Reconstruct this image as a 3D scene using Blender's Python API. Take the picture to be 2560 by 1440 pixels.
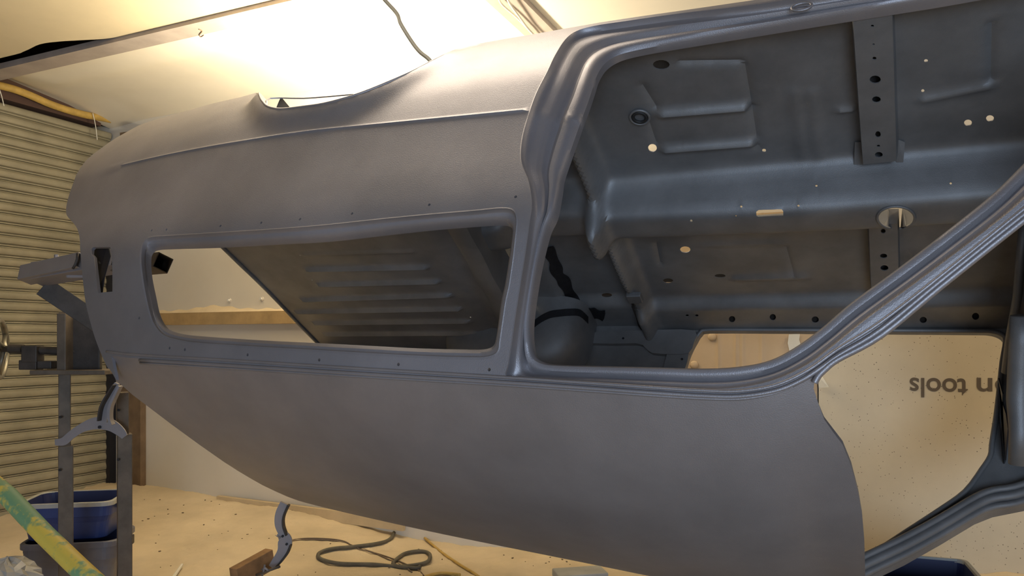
import bpy, math, random
import numpy as np
from mathutils import Vector, Matrix
from mathutils.geometry import delaunay_2d_cdt
random.seed(4); np.random.seed(4)
SC = bpy.context.scene
for o in list(bpy.data.objects): bpy.data.objects.remove(o)
# ---------------------------------------------------------------- camera, world, light, exposure
FPX = 1900.0; YAW = math.radians(24.6)
HOR = 850.0
CAM = np.array([0.0, 0.0, 1.25])
Fv = np.array([-math.sin(YAW), math.cos(YAW), 0.0]); Rv = np.array([math.cos(YAW), math.sin(YAW), 0.0]); Uv = np.array([0, 0, 1.0])
cd = bpy.data.cameras.new('camera'); cam = bpy.data.objects.new('camera', cd); SC.collection.objects.link(cam)
cam.location = CAM; cam.rotation_euler = (math.pi/2, 0, YAW)
cd.sensor_width = 36; cd.lens = 36*FPX/2560; cd.shift_y = (HOR-720)/2560; cd.clip_start = .02; cd.clip_end = 60
SC.camera = cam
W_ = bpy.data.worlds.new('world'); SC.world = W_; W_.use_nodes = True
W_.node_tree.nodes['Background'].inputs[0].default_value = (.80, .84, 1.0, 1); W_.node_tree.nodes['Background'].inputs[1].default_value = .24
def area(name, loc, target, sx, sy, power, col):
    l = bpy.data.lights.new(name, 'AREA'); l.shape = 'RECTANGLE'; l.size = sx; l.size_y = sy; l.energy = power; l.color = col
    o = bpy.data.objects.new(name, l); SC.collection.objects.link(o); o.location = loc
    o.rotation_euler = (Vector(target)-Vector(loc)).to_track_quat('-Z', 'Y').to_euler(); return o
area('doorway_daylight', (1.2, -2.7, .95), (-.3, 1.6, 1.25), 1.7, 1.8, 112, (.60, .77, 1.0))
area('workshop_lamp', (-1.55, 2.05, 2.88), (-1.55, 1.95, 1.3), 1.5, .3, 20, (1.0, .86, .68))
area('flood_lamp', (-2.45, 3.25, 2.12), (-2.5, 3.45, 3.0), .35, .25, 80, (1.0, .87, .64))
area('workshop_lamp', (1.9, 2.6, 2.85), (1.2, 3.6, .8), 1.2, .4, 26, (1.0, .80, .54))
SC.view_settings.view_transform = 'Standard'; SC.view_settings.look = 'None'
SC.view_settings.exposure = 0.0; SC.view_settings.gamma = 1.0; SC.view_settings.use_curve_mapping = False

# ---------------------------------------------------------------- helpers
def ray(px, py): return Fv + Rv*((px-1280)/FPX) + Uv*((HOR-py)/FPX)
def P(px, py, z): return CAM + ray(px, py)*z
def onY(px, py, Y): d = ray(px, py); return CAM + d*(Y/d[1])
def onX(px, py, X): d = ray(px, py); return CAM + d*(X/d[0])
def onZ(px, py, Z): d = ray(px, py); return CAM + d*((Z-CAM[2])/d[2])
def link(o, parent=None):
    SC.collection.objects.link(o)
    if parent is not None: o.parent = parent
    return o
def tag(o, label, cat=None, group=None, kind=None):
    o['label'] = label
    if cat: o['category'] = cat
    if group: o['group'] = group
    if kind: o['kind'] = kind
    return o
def thing(name, loc, label, cat, group=None):
    o = bpy.data.objects.new(name, None); o.location = Vector([float(c) for c in loc]); o.empty_display_size = .1
    SC.collection.objects.link(o); return tag(o, label, cat, group)
def wloc(p):
    v = np.zeros(3)
    while p is not None: v = v+np.array(p.location); p = p.parent
    return v
def obj(name, V, Fc, mat, parent=None, smooth=False, origin=None):
    V = np.array(V, float).reshape(-1, 3); off = wloc(parent)
    if origin is None: origin = V.mean(axis=0) if parent is None else off
    origin = np.array(origin, float)
    me = bpy.data.meshes.new(name); me.from_pydata((V-origin).tolist(), [], [tuple(int(i) for i in f) for f in Fc]); me.update()
    if smooth: me.polygons.foreach_set('use_smooth', [True]*len(me.polygons))
    me.materials.append(mat)
    o = bpy.data.objects.new(name, me); link(o, parent); o.location = Vector((origin-off).tolist())
    return o
def struct(name, V, Fc, mat, smooth=False):
    o = obj(name, V, Fc, mat, None, smooth); o['kind'] = 'structure'; return o
def solid(o, t, off=-1):
    m = o.modifiers.new('thickness', 'SOLIDIFY'); m.thickness = t; m.offset = off; m.use_even_offset = False
    if len(o.data.polygons) and o.data.polygons[0].use_smooth:
        e = o.modifiers.new('edges', 'EDGE_SPLIT'); e.split_angle = math.radians(38)
    return o
def bevel(o, w, seg=2):
    m = o.modifiers.new('bevel', 'BEVEL'); m.width = w; m.segments = seg; m.limit_method = 'ANGLE'; m.angle_limit = .6; return o
class MB:
    def __init__(s): s.V = []; s.F = []
    def add(s, V, F):
        n = len(s.V); s.V += [tuple(float(c) for c in v) for v in V]; s.F += [tuple(i+n for i in f) for f in F]; return s
    def box(s, c, h, R=None):
        c = np.array(c, float); h = np.array(h, float); R = np.eye(3) if R is None else np.array(R)   # R rows = axes
        V = [c + R[0]*a*h[0] + R[1]*b*h[1] + R[2]*d*h[2] for a in (-1, 1) for b in (-1, 1) for d in (-1, 1)]
        return s.add(V, [(0,1,3,2),(4,6,7,5),(0,4,5,1),(2,3,7,6),(0,2,6,4),(1,5,7,3)])
    def beam(s, a, b, w, t, up=(0,0,1), wall=None, open_end=False):
        a = np.array(a, float); b = np.array(b, float); d = b-a; L = np.linalg.norm(d); d = d/L
        u = np.cross(np.array(up, float), d); u /= np.linalg.norm(u); v = np.cross(d, u)
        if wall is None: return s.box((a+b)/2, (L/2, w/2, t/2), (d, u, v))
        V = []
        for p in (a, b):
            for (ww, tt) in ((w, t), (w-2*wall, t-2*wall)):
                V += [p+u*x*ww/2+v*y*tt/2 for x, y in ((-1,-1),(1,-1),(1,1),(-1,1))]
        F = []
        for i in range(4):
            j = (i+1) % 4
            F += [(i, j, 8+j, 8+i), (4+j, 4+i, 12+i, 12+j), (j, i, 4+i, 4+j), (8+i, 8+j, 12+j, 12+i)]
        return s.add(V, F)
    def tube(s, pts, r, n=10, cap=True):
        pts = [np.array(p, float) for p in pts]; V = []; F = []; m = len(pts)
        rr = r if hasattr(r, '__len__') else [r]*m
        t0 = pts[1]-pts[0]; t0 /= np.linalg.norm(t0); u = np.cross(t0, [0,0,1]);
        if np.linalg.norm(u) < .1: u = np.cross(t0, [0,1,0])
        u /= np.linalg.norm(u)
        for i, p in enumerate(pts):
            t = pts[min(i+1, m-1)]-pts[max(i-1, 0)]; t = t/(np.linalg.norm(t)+1e-12)
            u = u-t*(u@t); u /= np.linalg.norm(u); v = np.cross(t, u)
            V += [p+rr[i]*(u*math.cos(2*math.pi*k/n)+v*math.sin(2*math.pi*k/n)) for k in range(n)]
        for i in range(m-1):
            for k in range(n):
                a = i*n+k; b = i*n+(k+1) % n; F.append((a, b, b+n, a+n))
        if cap: F += [tuple(range(n))[::-1], tuple(range((m-1)*n, m*n))]
        return s.add(V, F)
    def build(s, name, mat, parent=None, smooth=False, origin=None): return obj(name, s.V, s.F, mat, parent, smooth, origin)
def cr(pts, n=6, closed=False):      # catmull-rom resample
    pts = [np.array(p, float) for p in pts]; m = len(pts); out = []
    rng = range(m) if closed else range(m-1)
    for i in rng:
        g = (lambda k: pts[k % m]) if closed else (lambda k: pts[min(max(k, 0), m-1)])
        p0, p1, p2, p3 = g(i-1), g(i), g(i+1), g(i+2)
        for k in range(n):
            t = k/n; out.append(.5*((2*p1)+(-p0+p2)*t+(2*p0-5*p1+4*p2-p3)*t*t+(-p0+3*p1-3*p2+p3)*t**3))
    if not closed: out.append(pts[-1])
    return out
def inside(poly, Q):
    poly = np.array(poly); x, y = Q[:, 0], Q[:, 1]; c = np.zeros(len(Q), bool); j = len(poly)-1
    for i in range(len(poly)):
        xi, yi = poly[i]; xj, yj = poly[j]
        if yi != yj:
            c ^= ((yi > y) != (yj > y)) & (x < (xj-xi)*(y-yi)/(yj-yi)+xi)
        j = i
    return c
def cdt_panel(outline, holes, lines, grid, fn, extra=None):
    """2D constrained triangulation of outline minus holes, mapped by fn(u,v)->xyz"""
    pts = []; edges = []
    for loop in [outline]+holes:
        n = len(pts); pts += [tuple(p) for p in loop]; edges += [(n+i, n+(i+1) % len(loop)) for i in range(len(loop))]
    for ln in lines:
        n = len(pts); pts += [tuple(p) for p in ln]; edges += [(n+i, n+i+1) for i in range(len(ln)-1)]
    A = np.array(outline); gx, gy = grid if hasattr(grid, '__len__') else (grid, grid)
    X, Y = np.meshgrid(np.arange(A[:,0].min()+gx/2, A[:,0].max(), gx), np.arange(A[:,1].min()+gy/2, A[:,1].max(), gy))
    X[1::2] += gx/2
    G = np.c_[X.ravel(), Y.ravel()]; k = inside(outline, G)
    for h in holes:
        if len(h) > 2: k &= ~inside(h, G)
    G = G[k]
    B = np.array(pts)
    keep = np.ones(len(G), bool)
    sc = np.array([1/gx, 1/gy])
    for s in range(0, len(G), 400):
        d = ((G[s:s+400, None, :]-B[None])*sc); keep[s:s+400] = (d**2).sum(-1).min(1) > .16
    G = G[keep]
    allp = [Vector((float(a), float(b))) for a, b in pts]+[Vector((float(a), float(b))) for a, b in G]
    v, e, f, *_ = delaunay_2d_cdt(allp, edges, [], 0, 1e-6)
    v = np.array([(p[0], p[1]) for p in v]); f = np.array([t for t in f if len(t) == 3])
    c = v[f].mean(1); k = inside(outline, c)
    for h in holes: k &= ~inside(h, c)
    f = f[k]
    used = np.unique(f); mp = -np.ones(len(v), int); mp[used] = np.arange(len(used)); v = v[used]; f = mp[f]
    V3 = fn(v[:, 0], v[:, 1])
    return V3, f
def orient(V, F, d):
    V = np.array(V); F = np.array(F); n = np.cross(V[F[:,1]]-V[F[:,0]], V[F[:,2]]-V[F[:,0]]).sum(0)
    return F[:, ::-1] if n@np.array(d) < 0 else F
def strip(rings, closed=True):
    n = len(rings[0]); V = [p for r in rings for p in r]; F = []
    for i in range(len(rings)-1):
        for k in range(n if closed else n-1):
            a = i*n+k; b = i*n+(k+1) % n; F.append((a, b, b+n, a+n))
    return V, F

# ---------------------------------------------------------------- materials
def mat(name, col, rough=.6, metal=0.0, noise=0.0, nscale=6.0, bump=0.0, bscale=200.0, col2=None, emit=None, estr=0, coat=0, speck=0, spec=.5):
    m = bpy.data.materials.new(name); m.use_nodes = True; nt = m.node_tree; b = nt.nodes['Principled BSDF']
    b.inputs['Base Color'].default_value = (*col, 1); b.inputs['Roughness'].default_value = rough; b.inputs['Metallic'].default_value = metal
    b.inputs['Specular IOR Level'].default_value = spec
    tc = nt.nodes.new('ShaderNodeTexCoord'); src = tc.outputs['Object']
    last = None
    if noise > 0 or col2:
        n = nt.nodes.new('ShaderNodeTexNoise'); n.inputs['Scale'].default_value = nscale; n.inputs['Detail'].default_value = 6; n.inputs['Roughness'].default_value = .6
        nt.links.new(src, n.inputs['Vector'])
        r = nt.nodes.new('ShaderNodeValToRGB'); r.color_ramp.elements[0].position = .35; r.color_ramp.elements[1].position = .68
        c2 = col2 or tuple(c*(1-noise) for c in col)
        r.color_ramp.elements[0].color = (*c2, 1); r.color_ramp.elements[1].color = (*col, 1)
        nt.links.new(n.outputs['Fac'], r.inputs[0]); last = r.outputs[0]
    if speck > 0:
        v = nt.nodes.new('ShaderNodeTexVoronoi'); v.inputs['Scale'].default_value = 55; v.inputs['Randomness'].default_value = 1; nt.links.new(src, v.inputs['Vector'])
        n3 = nt.nodes.new('ShaderNodeTexNoise'); n3.inputs['Scale'].default_value = 5; nt.links.new(src, n3.inputs['Vector'])
        mm = nt.nodes.new('ShaderNodeMath'); mm.operation = 'MULTIPLY'; mm.inputs[1].default_value = speck; nt.links.new(n3.outputs['Fac'], mm.inputs[0])
        lt = nt.nodes.new('ShaderNodeMath'); lt.operation = 'LESS_THAN'; nt.links.new(v.outputs['Distance'], lt.inputs[0]); nt.links.new(mm.outputs[0], lt.inputs[1])
        mx = nt.nodes.new('ShaderNodeMix'); mx.data_type = 'RGBA'; mx.inputs[7].default_value = (col[0]*.3, col[1]*.27, col[2]*.25, 1)
        nt.links.new(lt.outputs[0], mx.inputs[0])
        if last: nt.links.new(last, mx.inputs[6])
        else: mx.inputs[6].default_value = (*col, 1)
        last = mx.outputs[2]
    if last: nt.links.new(last, b.inputs['Base Color'])
    if bump > 0:
        n2 = nt.nodes.new('ShaderNodeTexNoise'); n2.inputs['Scale'].default_value = bscale; n2.inputs['Detail'].default_value = 3; nt.links.new(src, n2.inputs['Vector'])
        bp = nt.nodes.new('ShaderNodeBump'); bp.inputs['Strength'].default_value = bump; bp.inputs['Distance'].default_value = .002
        nt.links.new(n2.outputs['Fac'], bp.inputs['Height']); nt.links.new(bp.outputs[0], b.inputs['Normal'])
    if emit: b.inputs['Emission Color'].default_value = (*emit, 1); b.inputs['Emission Strength'].default_value = estr
    return m
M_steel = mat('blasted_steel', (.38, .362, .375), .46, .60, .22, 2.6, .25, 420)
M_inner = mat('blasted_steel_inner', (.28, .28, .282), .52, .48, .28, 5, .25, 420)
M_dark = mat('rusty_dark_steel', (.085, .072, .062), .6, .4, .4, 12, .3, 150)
M_post = mat('dull_brown_steel', (.17, .135, .10), .6, .2, .35, 14, .3, 120)
M_sealant = mat('black_sealant', (.012, .012, .015), .55, 0, .4, 40, .8, 60)
M_sand = mat('blasting_sand', (.74, .61, .42), .95, 0, .20, 2.5, .8, 60, speck=.10, spec=.1)
M_wall = mat('cream_painted_wall', (.76, .71, .62), .7, 0, .06, 2, .1, 60, spec=.2)
M_board = mat('sanded_wood', (.52, .36, .17), .8, 0, .25, 9, .2, 60)
M_skirt = mat('pale_sandy_plank', (.66, .52, .32), .85, 0, .15, 6)
M_jamb = mat('brown_board', (.22, .15, .09), .8, 0, .3, 8, .2, 60)
M_sheet = mat('buff_sheet', (.70, .60, .42), .45, 0, .16, 1.7, .1, 60, speck=.22, spec=.35)
M_tanpanel = mat('tan_panel', (.60, .45, .28), .55, 0, .12, 4)
M_text = mat('grey_lettering', (.13, .10, .07), .7)
M_shutter = mat('olive_beige_shutter', (.37, .33, .225), .5, .1, .25, 4, .15, 50)
M_ceil = mat('white_ceiling_sheet', (.84, .78, .66), .75, 0, .07, 1.5, spec=.2)
M_ceilA = mat('yellowed_ceiling_sheet', (.74, .63, .43), .8, 0, .12, 1.2, spec=.2)
M_ceil2 = mat('stained_ceiling_batten', (.47, .40, .35), .8, 0, .3, 3)
M_void = mat('dark_roof_void', (.10, .055, .04), .9)
M_yel = mat('yellow_hose_rubber', (.62, .40, .10), .55, 0, .25, 20)
M_hose = mat('dusty_grey_rubber', (.16, .14, .10), .75, 0, .4, 12)
M_cord = mat('brown_cord', (.18, .13, .09), .7)
M_blue = mat('blue_plastic', (.025, .055, .22), .45, 0, .3, 6)
M_navy = mat('navy_plastic_inner', (.012, .02, .09), .5)
M_rim = mat('pale_grey_plastic', (.45, .45, .42), .5, 0, .25, 5)
M_gtub = mat('slate_grey_plastic', (.16, .16, .19), .5, 0, .3, 5)
M_blk = mat('black_plastic', (.015, .015, .02), .45)
M_wood = mat('pine_plank', (.42, .24, .11), .8, 0, .4, 14, .3, 60)
M_pale = mat('pale_offcut', (.75, .72, .62), .6)
M_wheel = mat('polished_wheel_rim', (.35, .33, .27), .35, .7, .5, 10)
M_bag = mat('clear_bag', (.55, .53, .48), .25, 0, .3, 8)
M_cable = mat('grey_cable', (.09, .09, .08), .6)
M_tube = mat('lamp_tube', (1, 1, 1), .4, emit=(1.0, .89, .70), estr=170)
M_fix = mat('lamp_housing_white', (.8, .8, .78), .5)
M_grom = mat('black_rubber', (.02, .02, .02), .6)
M_pole = mat('yellow_pole_paint', (.60, .42, .06), .6, 0, .0, 16, .4, 60, col2=(.16, .27, .12))

for nd in M_pole.node_tree.nodes:
    if nd.type == 'VALTORGB': nd.color_ramp.elements[0].position = .44; nd.color_ramp.elements[1].position = .50
# ---------------------------------------------------------------- car body geometry (car axes: x along, w sideways to the camera side, h towards its roof)
A_ = math.radians(28.5); ca, sa = math.cos(A_), math.sin(A_)
Yc = 1.61+.82*ca+.62*sa; Zc = 1.25+.313-.82*sa+.62*ca
def car(x, w, h):
    x = np.asarray(x, float); w = np.asarray(w, float); h = np.asarray(h, float)
    x, w, h = np.broadcast_arrays(x, w, h)
    return np.stack([x, Yc-w*ca-h*sa, Zc+w*sa-h*ca], -1)
def carv(x, w, h): return np.array([x, -w*ca-h*sa, w*sa-h*ca])
NS = carv(0, 1, 0); NU = carv(0, 0, 1)
def inv(Q): y = Q[..., 1]-Yc; z = Q[..., 2]-Zc; return Q[..., 0], -y*ca+z*sa, -y*sa-z*ca
TH = [-.3,-.15,0,.1,.2,.3,.42,.52,.6,.66,.72,.8,.9,1.0,1.06,1.2]
TW = [.70,.76,.805,.828,.840,.838,.832,.829,.824,.811,.790,.755,.713,.665,.635,.58]
def smooth_table(h):
    s = 0
    for d in (-.03, -.015, 0, .015, .03): s = s+np.interp(h+d, TH, TW)
    return s/5
def W0(x, h):
    w = smooth_table(h); x = np.asarray(x, float)
    t = np.clip(-1.2-x, 0, None); return w-.10*(t/1.3)**2
def hit(px, py, g, z0=.7, z1=6.0):
    zs = np.linspace(z0, z1, 1500); d = ray(px, py); Q = CAM+zs[:, None]*d; v = g(*inv(Q))
    k = np.where(v[:-1]*v[1:] <= 0)[0]
    if len(k) == 0: i = int(np.argmin(abs(v))); z = zs[i]
    else:
        i = k[0]; z = zs[i]+(zs[i+1]-zs[i])*v[i]/(v[i]-v[i+1]+1e-12)
    x, w, h = inv((CAM+z*d)[None]); return float(x[0]), float(w[0]), float(h[0])
def hs(px, py, off=0.0): return hit(px, py, lambda x, w, h: w-W0(x, h)-off)
def hplane(px, py, hh, z0=.7): return hit(px, py, lambda x, w, h: h-hh, z0)
def hfar(px, py, off=0.0): return hit(px, py, lambda x, w, h: w+W0(x, h)-off, 1.7)
# crease along the flank
c0 = hs(300, 415); c1 = hs(1320, 275)
def hcr(x): return c0[2]+(c1[2]-c0[2])*(x-c0[0])/(c1[0]-c0[0])
arch_px = [(646,232),(650,243),(656,253),(670,266),(702,272),(758,266),(811,258),(881,239),(952,212),(1022,180),(1075,152),(1110,134)]
arch = [hs(*p) for p in cr(arch_px, 4)]; arch2 = np.array([(a[0], a[2]) for a in arch])
def Wd(x, h):
    """flank with its pressed details"""
    w = W0(x, h); d = h-hcr(x)
    w = w - .04*np.clip(d, 0, None)*np.exp(-np.clip(d, 0, None)/.10) - .085*np.clip(-d, 0, None) - .06*np.clip(-d-.06, 0, None)**2 + .0030*np.exp(-(d/.0036)**2)
    x_ = np.atleast_1d(x).astype(float); h_ = np.atleast_1d(h).astype(float)
    dd = np.sqrt((x_[..., None]-arch2[:, 0])**2+(h_[..., None]-arch2[:, 1])**2).min(-1)
    w = w+.030*np.exp(-(dd/.050)**2)*np.clip((-1.0-x_)/.35, 0, 1)**.8
    return w
_flat = arch
arch = [hit(p[0], p[1], lambda x, w, h: w-W0(x, h)+.085*np.clip(hcr(x)-h, 0, None)-.030*np.clip((-1.0-x)/.35, 0, 1)**.8) for p in cr(arch_px, 4)]; arch2 = np.array([(a[0], a[2]) for a in arch])
def hsd(px, py, off=0.0): return hit(px, py, lambda x, w, h: w-Wd(x, h)-off)
hs = hsd
def side_fn(off=0.0): return lambda x, h: car(x, Wd(x, h)+off, h)
def circ(c, r, n=8, ry=None): return [(c[0]+r*math.cos(2*math.pi*k/n), c[1]+(ry or r)*math.sin(2*math.pi*k/n)) for k in range(n)]
body = thing('car_body_shell', (-.9, float(Yc), float(Zc)), 'bare grey sand-blasted car body shell hung upside down and tilted, roof towards the floor', 'car body')

# door aperture rings (outer skin edge O / opening edge I)
PAIR = [((1900,8),(1900,72)),((1700,32),(1700,105)),((1560,52),(1600,123)),((1490,63),(1545,138)),((1440,78),(1510,160)),((1411,100),(1490,190)),
((1385,140),(1480,220)),((1367,178),(1466,262)),((1339,233),(1450,305)),((1319,289),(1434,350)),((1303,350),(1418,395)),((1301,405),(1403,440)),((1319,455),(1397,480)),
((1327,510),(1386,535)),((1321,560),(1368,575)),((1310,640),(1350,645)),((1300,703),(1336,720)),((1285,800),(1326,800)),((1277,860),(1327,855)),((1270,910),(1338,893)),
((1268,946),(1370,911)),((1350,956),(1420,916)),((1500,965),(1530,919)),((1640,972),(1650,922)),((1760,976),(1755,925)),((1850,972),(1850,920)),((1940,952),(1930,903)),
((2020,915),(2000,865)),((2085,868),(2060,820)),((2170,800),(2130,760)),((2290,712),(2250,672)),((2420,615),(2380,572)),((2530,530),(2490,483)),((2640,430),(2590,385)),
((2800,290),(2740,250)),((2900,100),(2840,80)),((2880,-60),(2820,-30)),((2760,-110),(2730,-60)),((2500,-76),(2500,-28)),((2340,-58),(2340,0)),((2130,-28),(2130,34))]
NR = 5
Opx = cr([p[0] for p in PAIR], NR, True); Ipx = cr([p[1] for p in PAIR], NR, True)
DI = -.055
O2 = [hs(*p) for p in Opx]; I2 = [hs(p[0], p[1], DI) for p in Ipx]
# side window rings
WI = [(387,616),(430,613),(547,609),(702,600),(819,593),(950,578),(1073,564),(1180,555),(1245,551),(1272,555),(1284,573),(1281,610),(1276,648),(1266,710),(1256,757),(1245,839),(1236,866),(1214,876),(1170,877),(1050,874),(936,868),(803,861),(680,855),(584,849),(500,843),(459,838),(425,828),(403,810),(388,780),(378,735),(369,690),(366,650),(370,628)]
WO = [(374,592),(430,587),(545,580),(700,570),(819,560),(950,546),(1073,534),(1190,524),(1255,518),(1284,524),(1294,548),(1290,600),(1284,652),(1275,712),(1265,760),(1253,843),(1246,880),(1220,894),(1170,896),(1050,892),(936,886),(803,878),(680,871),(584,865),(495,859),(448,852),(409,840),(386,815),(374,785),(363,738),(355,690),(351,645),(356,610)]
WOp = cr(WO, 4, True); WIp = cr(WI, 4, True)
WO2 = [hs(*p) for p in WOp]; WI2 = [hs(p[0], p[1], -.028) for p in WIp]
# outline of the flank skin
drip_px = [(267,888),(350,897),(600,912),(900,931),(1250,952),(1500,969),(1640,979),(1760,986),(1850,987),(1940,972),(2010,944),(2044,930)]
tail_px = [(290,950),(276,925),(267,916),(244,863),(229,817),(214,756),(206,687),(201,630),(199,595),(193,572),(183,557),(167,538),(166,515),(174,484),(186,450),(194,431),(219,397),(259,366),(287,347),(331,322),(359,309),(425,289),(531,259),(600,243),(640,232)]
outp = cr(tail_px, 3)+cr(arch_px, 3)[1:]+[(1138,123),(1200,108),(1268,96),(1342,84),(1420,70),(1500,56),(1600,41),(1700,27),(1900,-2),(2130,-38),(2340,-68),(2500,-86),(2760,-122),(2920,-130),(3010,0),(3010,180),(2900,300),(2760,395),(2560,552),(2351,719),(2202,841),(2094,900),(2060,922),(2044,930)]
dripx = cr(drip_px, 4)
outl = [hsd(*p) for p in outp+dripx[::-1][1:-1]]
outline = [(a[0], a[2]) for a in outl]
hole_vent = [(a[0], a[2]) for a in [hs(*p) for p in [(229,622),(233,618),(275,618),(278,624),(281,680),(281,729),(245,732),(240,690),(235,642),(228,634)]]]
holes = [[(a[0], a[2]) for a in O2], [(a[0], a[2]) for a in WO2], hole_vent]
screw = [(379,576),(416,574),(551,565),(653,557),(750,548),(880,534),(1073,512),(1289,492),(424,870),(462,874),(619,887),(798,900),(996,911),(1223,924),(348,795)]
for p in screw:
    a = hs(*p); holes.append(circ((a[0], a[2]), .0038, 8))
lines = []
xs = np.linspace(c0[0]+.02, c1[0]-.015, 130)
for dh in (-.010, -.006, -.003, 0, .003, .006, .010): lines.append([(x, hcr(x)+dh) for x in xs])
V, F = cdt_panel(outline, holes, lines, .017, side_fn())
F = orient(V, F, NS)
sp = obj('side_panel', V, F, M_steel, body, True); solid(sp, .010)

# stepped door frame between skin edge and opening
def band(outer, inner, prof, base_off0, base_off1):
    rings = []
    for t, d in prof:
        r = []
        for o, i in zip(outer, inner):
            x = o[0]+(i[0]-o[0])*t; h = o[2]+(i[2]-o[2])*t
            r.append(car(x, Wd(x, h)[0] if np.ndim(Wd(x, h)) else Wd(x, h), h).reshape(3)+NS*d)
        rings.append(r)
    return rings
prof = [(0,0.0),(.03,-.010),(.10,-.020),(.22,-.026),(.34,-.028),(.42,-.034),(.52,-.046),(.60,-.050),(.66,-.046),(.72,-.040),(.80,-.040),(.88,-.042),(.94,-.047),(1,DI),(1.0,DI-.02)]
V, F = strip(band(O2, I2, prof, 0, 0)); df = obj('door_frame', V, F, M_steel, body, True); solid(df, .006, 0)
tag(df, 'stepped door opening frame with a rounded rear corner')
prof = [(0,0.0),(.12,-.012),(.35,-.016),(.6,-.017),(.8,-.022),(1,-.028),(1.0,-.045)]
V, F = strip(band(WO2, WI2, prof, 0, 0)); wf = obj('rear_window_frame', V, F, M_steel, body, True); solid(wf, .006, 0)
# inner rail bead along the opening edge
# return flange of the wheel arch
fl_ = [(a[0], Wd(a[0], a[2])[0], a[2]) for a in arch]
V, F = strip([[car(*q).reshape(3)+NS*(-o)+NU*u for q in fl_] for o, u in ((.0, 0), (.008, -.004), (.035, -.004))], False)
solid(obj('wheel_arch_flange', V, F, M_steel, body, True), .003, 0)
# ---- roof
dr = [hs(*p) for p in dripx]
dx = np.array([d[0] for d in dr]); dh_ = np.array([d[2] for d in dr]); dw = np.array([d[1] for d in dr])
o_ = np.argsort(dx); dx, dh_, dw = dx[o_], dh_[o_], dw[o_]
def Hroof(x, w):
    hd = np.interp(x, dx, dh_); wd = np.interp(x, dx, dw); C_ = np.interp(x, [-2.3,-1.8,-1.2,-.6,.1], [.15,.175,.20,.225,.235])
    return hd + C_*(1-np.clip(np.abs(w)/wd, 0, 1.2)**2.5)
def hroof(px, py): return hit(px, py, lambda x, w, h: h-Hroof(x, w), 1.0, 4.5)
rear_px = [(290,952),(310,968),(330,986),(380,1024),(430,1062),(500,1113),(560,1155),(630,1206),(690,1248)]
head_px = [(2046,938),(2036,956),(2034,972),(2046,1009),(2061,1049),(2084,1082),(2106,1111),(2128,1165),(2146,1236),(2155,1289),(2161,1356),(2163,1440)]
rr = [hroof(*p) for p in rear_px]; hh_ = [hroof(*p) for p in head_px]
rear = [(a[0], a[1]) for a in rr]; head = [(a[0], a[1]) for a in hh_]
print('REAR', [(round(a, 2), round(b, 2)) for a, b in rear]); print('HEAD', [(round(a, 2), round(b, 2)) for a, b in head])
def half(pl):   # keep w>=0 part, end on the centre line, mirror
    q = [p for p in pl if p[1] > .03]; xe = q[-1][0]
    q2 = q+[(xe-(.0 if q[-1][0] > -1 else 0), 0.0)]
    return q2+[(a, -b) for a, b in q[::-1]]
nearedge = [(float(x), float(w)) for x, w in zip(dx, dw)]
RE = half(rear); HE = half(head)
ne = [p for p in nearedge if RE[0][0]+.01 < p[0] < HE[0][0]-.01]
roof_outline = RE[::-1]+ne+HE+[(a, -b) for a, b in ne[::-1]]
V, F = cdt_panel(roof_outline, [], [], .035, lambda x, w: car(x, w, Hroof(x, w)))
F = orient(V, F, NU); rp = obj('roof_panel', V, F, M_steel, body, True); solid(rp, .012)
# rain gutter: two rolled beads along the roof edge
base_ = [(q[0], q[1]) for q in drip_px[:-3]]
for path, r, nm in (([(x, y-9) for x, y in base_]+[(1940,963),(2020,926),(2094,874),(2202,806),(2351,691),(2560,523),(2760,366)], .0040, 'gutter_bead'),
                    ([(x, y+4) for x, y in base_[1:]]+[(1940,977),(2005,950),(2055,918),(2100,886),(2202,824),(2351,703),(2560,536),(2760,380)], .0055, 'rain_gutter'),
                    ([(x, y+11) for x, y in base_[1:]]+[(1930,986),(1985,968)], .0032, 'gutter_bead'),
                    ([(2036,958),(2046,940),(2062,924),(2094,899),(2202,839),(2351,717),(2560,550),(2760,395)], .0065, 'windscreen_pillar_edge')):
    pts = [car(*hs(*p)) + NS*.001 for p in cr(path, 5)]; n_ = len(pts)
    rr_ = [r*min(1, .25+(n_-1-i)/12) for i in range(n_)] if path[-1][0] < 2100 else r
    MB().tube(pts, rr_, 8).build(nm, M_steel, body, True)
# arch lip and inner wheel housing
pts = [car(a[0], Wd(a[0], a[2])[0]-.002, a[2]) for a in arch[:-2]]
MB().tube(pts, [.0045*min(1, (len(pts)-i)/10) for i in range(len(pts))], 8).build('wheel_arch_lip', M_steel, body, True)
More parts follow.
